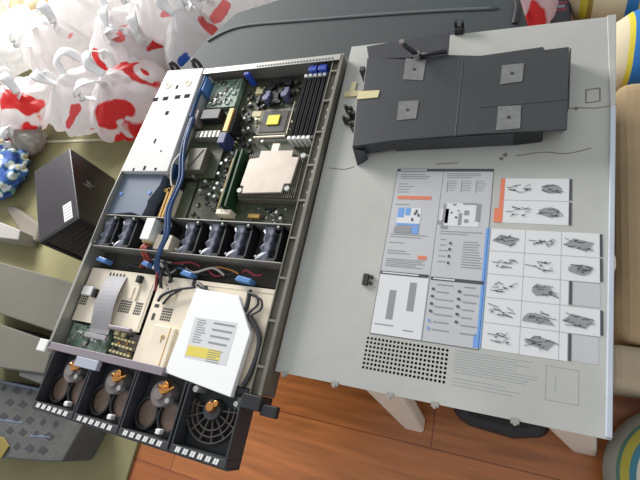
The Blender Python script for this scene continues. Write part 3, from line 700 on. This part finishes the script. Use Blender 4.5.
# recessed front frame
f1 = V0 + (-e1) * .0
b = B()
for (v0, v1, z0, z1) in ((.0, .010, .01, .199), (.135, .145, .01, .199), (.010, .135, .185, .199), (.010, .135, .01, .02)):
    p = V0 + e2 * v0; q = V0 + e2 * v1; quadprism(b, [p, q, q - e1 * .004, p - e1 * .004], z0, z1)
obj('front_frame', b, 'plastic', bxr, .001)
b = B(); p = V0 + e2 * .06 - e1 * .0; 
for k in range(8):
    zz = .03 + k * .018; p = V0 + e2 * .02; q = V0 + e2 * .125; quadprism(b, [p, q, q - e1 * .0015, p - e1 * .0015], zz, zz + .004)
obj('grille', b, 'charcoal2', bxr)

# ------------------------------------------------------------------ soft things helper
def soft_slab(name, pts, z0, z1, m, label, cat, bev=.012, seed=0, group=None):
    b = B(); quadprism(b, pts, z0, z1)
    o = obj(name, b, m, None); tag(o, label, cat, group)
    md = o.modifiers.new('bevel', 'BEVEL'); md.width = bev; md.segments = 3
    return o
def px(pts, z): return [at(p[0], p[1], z) for p in pts]
# taupe cartons left of the server (flat packs stacked)
soft_slab('flattened_carton', px([(-40, 258), (0, 262), (78, 284), (60, 334), (0, 314), (-40, 304)], .15), MATZ, .15, 'card', 'taupe cardboard carton lying beside the black box, upper one in the pile at left', 'carton', .004, group='taupe cardboard cartons at the left')
soft_slab('flattened_carton', px([(-40, 318), (0, 324), (54, 343), (44, 374), (0, 368), (-40, 360)], .14), MATZ, .14, 'card', 'taupe cardboard carton between the taller carton and the grey moulded tray', 'carton', .004, group='taupe cardboard cartons at the left')
soft_slab('paper_packet', px([(-30, 218), (0, 222), (20, 230), (18, 240), (0, 238), (-30, 232)], .08), MATZ, .08, 'foam', 'small pale packet at left edge below the blue flowered bag', 'packet', .004)
soft_slab('cloth_bundle', px([(4, 207), (12, 204), (40, 224), (36, 242), (24, 240)], .03), MATZ, .03, mat('taupe_cloth', (126, 119, 108), .95, 0, .08, 8, .2, 90), 'taupe cloth piece lying beneath the blue flowered bag', 'cloth', .012)
# moulded pulp tray under the server's front-left corner
tz = .10
tr_pts = px([(-40, 376), (0, 380), (50, 390), (82, 404), (86, 420), (62, 462), (48, 462), (0, 458), (-40, 452)], tz)
tr = thing('packing_tray', (-.40, -.10, MATZ), 'grey moulded packing tray with dark dents beside the front drive bays', 'packing tray')
b = B(); quadprism(b, tr_pts, MATZ, tz); obj('tray_body', b, 'pulp', tr, .004)
random.seed(21); b = B()
for i in range(6):
    for j in range(5):
        qx, qy = 4 + i * 13 + (j % 2) * 6, 388 + j * 14 + i * 2.0
        if qx > 66 - j * 3 or (j > 2 and i > 4): continue
        x, y = at(qx, qy, tz); w = random.uniform(.010, .020)
        quadprism(b, [(x - w, y - .006), (x + w * .4, y - .009), (x + w, y + .004), (x - w * .3, y + .009)], tz, tz + .0006)
obj('dent', b, 'pulpd', tr)
b = B()
for q in (((0, 420), (22, 423)), ((30, 436), (50, 437)), ((0, 381), (50, 392)), ((38, 376), (46, 358))):
    if q[0][1] == 376: continue
    a_, c_ = at(*q[0], tz), at(*q[1], tz); tube(b, [(*a_, tz), (*c_, tz)], .003, 6, False, flat=.3)
obj('edge_line', b, 'bluegrey', tr)
soft_slab('grey_panel', px([(18, 376), (26, 345), (58, 352), (50, 388)], .135), .102, .135, 'pulp', 'small grey block standing on the packing tray by the server ear', 'block', .004)
soft_slab('yellow_cloth', px([(-30, 436), (4, 437), (10, 446), (2, 458), (-30, 460)], .102), .1015, .105, mat('mustard_cloth', (132, 116, 60), .9, 0, .1, 20), 'mustard yellow scrap at left edge on the packing tray', 'cloth', .003)

# ------------------------------------------------------------------ plastic bags
def print_mat(name, base, patches, trans=.62, freq=9.):
    m = mat(name, base, .35, 0, 0, 10, .25, 14, None, .5); nt = m.node_tree; N = nt.nodes; L = nt.links; b = N['Principled BSDF']
    tc = N.new('ShaderNodeTexCoord'); n = N.new('ShaderNodeTexNoise'); n.inputs['Scale'].default_value = freq; n.inputs['Detail'].default_value = 2; L.new(tc.outputs['Object'], n.inputs['Vector'])
    sb = N.new('ShaderNodeVectorMath'); sb.operation = 'MULTIPLY_ADD'; sb.inputs[1].default_value = (.12, .12, .12); L.new(n.outputs['Color'], sb.inputs[0]); L.new(tc.outputs['Object'], sb.inputs[2])
    col = None
    for (p, r, c, st_) in patches:
        mp = N.new('ShaderNodeVectorMath'); mp.operation = 'SUBTRACT'; mp.inputs[1].default_value = (p[0] + .06, p[1] + .06, p[2] + .06); L.new(sb.outputs[0], mp.inputs[0])
        sc = N.new('ShaderNodeVectorMath'); sc.operation = 'MULTIPLY'; sc.inputs[1].default_value = st_; L.new(mp.outputs[0], sc.inputs[0])
        ln = N.new('ShaderNodeVectorMath'); ln.operation = 'LENGTH'; L.new(sc.outputs[0], ln.inputs[0])
        lt = N.new('ShaderNodeMapRange'); lt.inputs['From Min'].default_value = r; lt.inputs['From Max'].default_value = r * .88; L.new(ln.outputs['Value'], lt.inputs['Value'])
        mx = N.new('ShaderNodeMix'); mx.data_type = 'RGBA'; L.new(lt.outputs[0], mx.inputs['Factor'])
        if col is None: mx.inputs['A'].default_value = (*lin(base), 1)
        else: L.new(col, mx.inputs['A'])
        mx.inputs['B'].default_value = (*lin(c), 1); col = mx.outputs['Result']
    t = N.new('ShaderNodeBsdfTranslucent'); ms = N.new('ShaderNodeMixShader'); ms.inputs['Fac'].default_value = trans
    if col: L.new(col, b.inputs['Base Color']); L.new(col, t.inputs['Color'])
    L.new(b.outputs[0], ms.inputs[1]); L.new(t.outputs[0], ms.inputs[2]); L.new(ms.outputs[0], N['Material Output'].inputs['Surface'])
    return m
RED, BLU, W_ = (222, 52, 52), (52, 96, 190), (240, 240, 240)
def bag(cx, cy, rx, ry, h, seed, label, patches, handles=True, base=(240, 238, 238), zb=MATZ, name='plastic_bag', cat='plastic bag', group=None, freq=9.):
    b = B(); bmesh.ops.create_icosphere(b, subdivisions=5, radius=1)
    off = Vector((seed * 3.7, seed * 1.3, seed * 2.1)); zmin = 9; tw = seed * 1.1
    for v in b.verts:
        d = v.co.copy(); t = (d.z + 1) / 2
        k = 1 - .55 * max(0, (t - .62) / .38) ** 1.4 if handles else 1
        a = math.atan2(d.y, d.x)
        fold = abs(noise.noise(Vector((math.cos(a) * 2.6, math.sin(a) * 2.6, d.z * .7)) + off)) * 1.1      # vertical pleats
        cr = abs(noise.noise(d * 2.3 + off)) * .5 + abs(noise.noise(d * 5.5 + off)) * .22 + abs(noise.noise(d * 12 + off)) * .07
        cr = abs(noise.noise(d * 1.7 + off)) * .55 + abs(noise.noise(Vector((d.x * 3.5, d.y * 3.5, d.z * 2)) + off)) * .3 + abs(noise.noise(d * 8 + off)) * .06
        s = .90 + .40 * (cr - .2) + .14 * (fold - .25) + .10 * noise.noise(d * 1.2 + off)
        v.co = Vector((d.x * rx * s * k, d.y * ry * s * k, (d.z * (.85 + .3 * (s - .86)) * h / 2)))
        zmin = min(zmin, v.co.z)
    for v in b.verts:
        v.co.z -= zmin; 
        if v.co.z < .012: v.co.z *= .3
        v.co += Vector((cx, cy, zb))
    zmn = min(v.co.z for v in b.verts)
    for v in b.verts: v.co.z += zb - zmn
    o = obj(name, b, print_mat('print_' + str(seed), base, patches, freq=freq), None, smooth=True, origin=(cx, cy, zb)); tag(o, label, cat, group)
    if handles:
        zt = zb + h * .86
        for s_ in (-1, 1):
            hb = B(); a = tw + s_ * .9
            dx, dy = math.cos(a), math.sin(a)
            tube(hb, [(cx + dx * rx * .10, cy + dy * ry * .10, zt - .03), (cx + dx * rx * .30 - dy * .02, cy + dy * ry * .30 + dx * .02, zt + .035), (cx + dx * rx * .55, cy + dy * ry * .55, zt + .045), (cx + dx * rx * .62 + dy * .03, cy + dy * ry * .62 - dx * .03, zt - .005), (cx + dx * rx * .42 + dy * .02, cy + dy * ry * .42 - dx * .02, zt - .05)], [.014, .018, .020, .018, .014], 8, flat=.10)
            h_ = obj('handle', hb, 'bagw', o, smooth=True)
    return o
M['bagw'] = mat('bag_handle', (240, 240, 240), .4, trans=.3)
R_ = (1, 1, 1); LONG = (.35, 1.6, 1.2); THIN = (1.6, .4, 1.2)
G = None
def pz(px_, py_, z_): return at(px_, py_, z_)
def B3(pxy, r, h, seed, label, pats, z_=None, **kw):
    zc = (z_ if z_ is not None else h * .5); c = at(*pxy, zc); ps_ = []; kw.setdefault('group', 'plastic bags in the heap behind the server')
    if seed in (5, 6, 7, 9, 10, 11, 14): r = (r[0] * .84, r[1] * .84)
    for (q, rr, col, stx_) in pats:     # print patch: pixel it shows at, on the bag's upper surface
        for zz in (h * .66, h * .32): p = at(*q, zz); ps_.append(((p[0] - c[0], p[1] - c[1], zz - MATZ), rr, col, stx_))
    return bag(c[0], c[1], r[0], r[1], h, seed, label, ps_, **kw)
B3((18, 106), (.19, .16), .22, 1, 'bag with two red slashes at front left of heap above the floral bag', [((22, 102), .075, RED, (.6, 1.7, 1)), ((50, 133), .07, RED, (.6, 1.4, .6)), ((0, 70), .03, RED, R_)])
B3((82, 98), (.15, .16), .24, 2, 'pale bag standing between the two red printed bags at the front of the heap', [((70, 97), .032, BLU, (.8, 1.4, 1)), ((70, 120), .03, (228, 90, 90), THIN), ((99, 132), .025, RED, R_)])
B3((128, 96), (.15, .17), .26, 3, 'white bag with big red marks, nearest the power supply', [((115, 86), .033, RED, R_), ((112, 112), .06, RED, (.8, 1.2, 1)), ((134, 130), .07, RED, (.7, 1.2, 1)), ((98, 70), .03, RED, LONG), ((104, 100), .03, RED, THIN), ((135, 75), .07, RED, (.7, 1.3, 1)), ((147, 70), .045, W_, R_), ((147, 69), .022, RED, R_)])
B3((24, 140), (.11, .08), .13, 4, 'small greyish bag under the front left bag, beside the floral bag', [((12, 143), .03, (170, 70, 60), R_)], base=(200, 198, 192))
B3((60, 45), (.22, .2), .3, 5, 'white bag with a small red dot behind the pale bag at the front', [((40, 25), .035, RED, R_), ((95, 58), .03, RED, LONG), ((62, 50), .035, (232, 110, 110), THIN)])
B3((128, 42), (.18, .2), .30, 6, 'white bag with thin pink streaks, behind the bag nearest the power supply', [((142, 58), .06, (232, 110, 110), THIN), ((120, 40), .04, (232, 120, 120), LONG), ((100, 58), .03, RED, R_)])
B3((196, 40), (.15, .17), .28, 7, 'white bag with a blue spot, touching the dark case corner', [((186, 53), .027, BLU, R_), ((200, 30), .04, (232, 100, 100), LONG), ((185, 25), .03, RED, R_)])
B3((10, 40), (.2, .2), .26, 8, 'plain white bag at left edge, behind the bag with two red slashes', [], base=(236, 236, 236))
B3((170, 8), (.22, .2), .34, 9, 'white bag at the back with faint red lettering marks, above the blue spot bag', [((178, 12), .03, (230, 140, 140), LONG), ((150, 12), .02, RED, R_)])
B3((90, 5), (.26, .22), .34, 10, 'plain white bag at back of the heap, top of the photo left of centre', [((105, 8), .03, (230, 150, 150), LONG)])
B3((232, 2), (.2, .2), .30, 11, 'white bag peeking out behind the top left corner of the dark case', [((222, 8), .03, (230, 120, 120), R_)])
B3((216, 24), (.10, .10), .22, 15, 'small white bag with pink lettering smudge, between blue spot bag and case edge', [((206, 26), .03, (228, 110, 110), LONG)])
B3((150, 50), (.12, .12), .26, 16, 'white bag with two thin red slashes, right above the power supply bag', [((150, 44), .035, RED, LONG), ((168, 40), .03, RED, THIN)])
B3((30, -6), (.24, .2), .24, 12, 'beige bag with tomato red spots in the top left corner', [((26, 26), .03, RED, R_), ((38, 28), .03, (170, 40, 50), R_), ((30, 20), .02, (120, 160, 90), R_)], base=(222, 208, 182))
B3((522, 6), (.09, .11), .20, 13, 'pinkish white bag with a red triangle behind the cover', [((532, 14), .04, RED, R_)], zb=.0, base=(226, 206, 210))
B3((296, -14), (.14, .12), .3, 14, 'white bag mostly hidden behind the middle of dark case', [])
# floral bag
b = B(); fm_ = mat('floral', (50, 92, 160), .6, 0, 0, 10, .3, 30); nt = fm_.node_tree; N = nt.nodes; L = nt.links
tc = N.new('ShaderNodeTexCoord'); vo = N.new('ShaderNodeTexVoronoi'); vo.inputs['Scale'].default_value = 26; L.new(tc.outputs['Object'], vo.inputs['Vector'])
rp = N.new('ShaderNodeValToRGB'); rp.color_ramp.interpolation = 'CONSTANT'; e = rp.color_ramp.elements; e[0].color = (*lin((214, 196, 110)), 1); e[1].position = .18; e[1].color = (*lin((206, 214, 222)), 1)
e2_ = e.new(.40); e2_.color = (*lin((96, 150, 120)), 1); e3_ = e.new(.47); e3_.color = (*lin((42, 84, 158)), 1)
L.new(vo.outputs['Distance'], rp.inputs['Fac']); L.new(rp.outputs['Color'], N['Principled BSDF'].inputs['Base Color'])
bmesh.ops.create_icosphere(b, subdivisions=5, radius=1)
c = at(-2, 172, .06)
for v in b.verts:
    d = v.co.copy(); s = .9 + .3 * abs(noise.noise(d * 2.2 + Vector((5, 2, 1)))) + .08 * noise.noise(d * 6)
    v.co = Vector((d.x * .165 * s, d.y * .13 * s, d.z * .062 * s + .062))
    q = v.co.x + v.co.y * .3
    if v.co.z < .006: v.co.z = .004
    v.co += Vector((c[0], c[1], MATZ - .003))
b.transform(Matrix.Translation((0, 0, 0)))
tag(obj('floral_bag', b, fm_, None, smooth=True, origin=(c[0], c[1], MATZ)), 'blue fabric bag with pale flower print at the left edge', 'fabric bag')

# ------------------------------------------------------------------ bedding on the right
def stripe_mat(name, base, bands, axis='X', scale=1.):
    """bands: list of (position, colour); constant ramp over one object axis 0..1"""
    m = mat(name, base, .9, 0, 0, 10, .25, 300); nt = m.node_tree; N = nt.nodes; L = nt.links
    tc = N.new('ShaderNodeTexCoord'); sp = N.new('ShaderNodeSeparateXYZ'); L.new(tc.outputs['Generated'], sp.inputs[0])
    r = N.new('ShaderNodeValToRGB'); r.color_ramp.interpolation = 'CONSTANT'; e = r.color_ramp.elements
    e[0].color = (*lin(base), 1); e[0].position = 0; e[1].position = .999; e[1].color = (*lin(base), 1)
    for p, c_ in bands: q = e.new(p); q.color = (*lin(c_), 1)
    L.new(sp.outputs[axis], r.inputs['Fac']); L.new(r.outputs['Color'], N['Principled BSDF'].inputs['Base Color']); return m
CR, YL, TL, BL = (206, 194, 164), (206, 190, 60), (70, 140, 150), (40, 110, 180)
def bolster(name, p, q, r, m, label, cat):
    b = B(); P0, P1 = Vector(p), Vector(q); d = P1 - P0; n = 22; m_ = 28; rings = []
    zax = d.normalized(); s = zax.cross(Vector((0, 0, 1))).normalized(); u = s.cross(zax)
    for i in range(n + 1):
        t = i / n; e_ = min(t, 1 - t) * 2; rr = r * (1 - (1 - min(1, e_ * 2.2)) ** 2.2) ** .5 if e_ < .4545 else r; rr = max(rr, r * .08)
        rings.append([b.verts.new(P0 + d * t + (s * math.cos(2 * math.pi * k / m_) + u * math.sin(2 * math.pi * k / m_)) * rr * (1 + .05 * noise.noise(Vector((t * 5, k * .5, seed_ * 1.)))) ) for k in range(m_)])
    for A, B_ in zip(rings, rings[1:]):
        for k in range(m_): b.faces.new((A[k], A[(k + 1) % m_], B_[(k + 1) % m_], B_[k]))
    b.faces.new(rings[0][::-1]); b.faces.new(rings[-1])
    return tag(obj(name, b, m, None, smooth=True), label, cat, 'striped bolsters at the right')
seed_ = 3
b = B(); pts = [(.925, .30), (1.5, .30), (1.5, .80), (1.0, .84), (.93, .84)]
quadprism(b, pts, 0, .15); o = obj('folded_blanket', b, mat('tan_blanket', (184, 160, 124), .95, 0, .06, 6, .3, 120), None); tag(o, 'tan folded blanket lying along the right side of the steel cover', 'blanket')
md = o.modifiers.new('bevel', 'BEVEL'); md.width = .03; md.segments = 4
b = B(); quadprism(b, [(.912, .224), (1.5, .224), (1.5, .296), (.912, .296)], 0, .14); o = obj('folded_blanket', b, mat('greige_blanket', (190, 174, 148), .95, 0, .05, 6, .3, 120), None); tag(o, 'greyish beige folded blanket between the tan blanket and round striped cushion', 'blanket')
md = o.modifiers.new('bevel', 'BEVEL'); md.width = .02; md.segments = 4
seed_ = 4
bolster('bolster_pillow', (.90, .955, .10), (1.5, .90, .10), .10, stripe_mat('stripes_side', CR, [(.085, YL), (.10, BL), (.135, YL), (.165, CR), (.5, BL), (.56, YL), (.6, CR)]), 'cream bolster with blue and yellow stripes lying against the tan blanket', 'bolster')
seed_ = 5
bolster('bolster_pillow', (.84, 1.17, .085), (1.5, 1.06, .085), .085, stripe_mat('stripes_top', CR, [(.045, YL), (.07, (150, 130, 60)), (.085, CR), (.18, BL), (.215, YL), (.27, CR), (.6, BL), (.66, CR)]), 'cream bolster with striped bands at the top right corner behind the cover', 'bolster')
# round striped cushion at lower right
def ringmat():
    m = mat('cushion_rings', (206, 202, 192), .9, 0, 0, 10, .3, 120); nt = m.node_tree; N = nt.nodes; L = nt.links
    tc = N.new('ShaderNodeTexCoord'); ln = N.new('ShaderNodeVectorMath'); ln.operation = 'LENGTH'
    sc = N.new('ShaderNodeVectorMath'); sc.operation = 'MULTIPLY'; sc.inputs[1].default_value = (1, 1, 0); L.new(tc.outputs['Object'], sc.inputs[0]); L.new(sc.outputs[0], ln.inputs[0])
    r = N.new('ShaderNodeValToRGB'); r.color_ramp.interpolation = 'CONSTANT'; e = r.color_ramp.elements
    e[0].color = (*lin((206, 202, 192)), 1); e[1].position = .9; e[1].color = (*lin((150, 150, 140)), 1)
    for p, c_ in ((.34, (84, 132, 140)), (.40, (190, 178, 60)), (.46, (212, 204, 190)), (.70, (70, 128, 145)), (.77, (176, 166, 70)), (.86, (84, 120, 112)), (.895, (160, 150, 80))): q = e.new(p); q.color = (*lin(c_), 1)
    mr = N.new('ShaderNodeMath'); mr.operation = 'MULTIPLY'; mr.inputs[1].default_value = 1 / .125; L.new(ln.outputs['Value'], mr.inputs[0]); L.new(mr.outputs[0], r.inputs['Fac'])
    L.new(r.outputs['Color'], N['Principled BSDF'].inputs['Base Color']); return m
b = B(); bmesh.ops.create_uvsphere(b, u_segments=40, v_segments=24, radius=1)
cc = Vector((1.044, .095, 0))
for v in b.verts:
    d = v.co.copy(); v.co = Vector((d.x * .125, d.y * .125, (1 - (1 - min(1, abs(d.z))) ** 1.5) * math.copysign(1, d.z) * .055 + .055)); v.co += cc
o = obj('round_cushion', b, ringmat(), None, smooth=True, origin=(cc.x, cc.y, 0)); tag(o, 'round white cushion ringed in teal and yellow at lower right corner', 'cushion')
# dark box with red writing behind the cover
db = thing('dark_packet', (.85, 1.12, 0), 'dark packet with a red and grey band behind the cover, beside the striped bolster', 'packet')
b = B(); quadprism(b, [(.78, 1.09), (.853, 1.06), (.853, 1.25), (.79, 1.25)], 0, .09); obj('packet_body', b, mat('dark_wrap', (44, 44, 52), .4), db, .004)
b = B(); bx(b, .80, .845, 1.115, 1.121, .09, .0905); bx(b, .80, .845, 1.138, 1.144, .09, .0905); obj('red_band', b, mat('band_red', (150, 50, 60), .5), db)
b = B(); bx(b, .80, .84, 1.125, 1.134, .09, .0905); obj('grey_band', b, 'ink2', db)

soft_slab('dark_lump', [(.665, .135), (.70, .118), (.78, .112), (.84, .128), (.845, .20), (.68, .21)], 0, .045, 'plastic', 'black soft pouch on the wooden floor under the cover edge between the stool legs', 'lump', .018)  # unidentified dark area under the cover, filled in as a soft black lump
# ------------------------------------------------------------------ light
w = bpy.data.worlds.new('world'); bpy.context.scene.world = w; w.use_nodes = True
w.node_tree.nodes['Background'].inputs['Color'].default_value = (.93, .96, 1, 1); w.node_tree.nodes['Background'].inputs['Strength'].default_value = .62
def area(name, loc, target, size, power, col=(1, 1, 1), sy=None):
    l = bpy.data.lights.new(name, 'AREA'); l.energy = power; l.size = size; l.color = col
    if sy: l.shape = 'RECTANGLE'; l.size_y = sy
    o = bpy.data.objects.new(name, l); C.objects.link(o); o.location = loc
    o.rotation_euler = (Vector(target) - Vector(loc)).to_track_quat('-Z', 'Y').to_euler(); return o
area('window_daylight', (-1.9, 2.2, 1.25), (-.5, 1.0, 0.15), 1.2, 150, (1, .98, .96), 1.2)
sc = bpy.context.scene
sc.view_settings.view_transform = 'Standard'; sc.view_settings.look = 'None'; sc.view_settings.exposure = .1; sc.view_settings.gamma = 1; sc.view_settings.use_curve_mapping = False
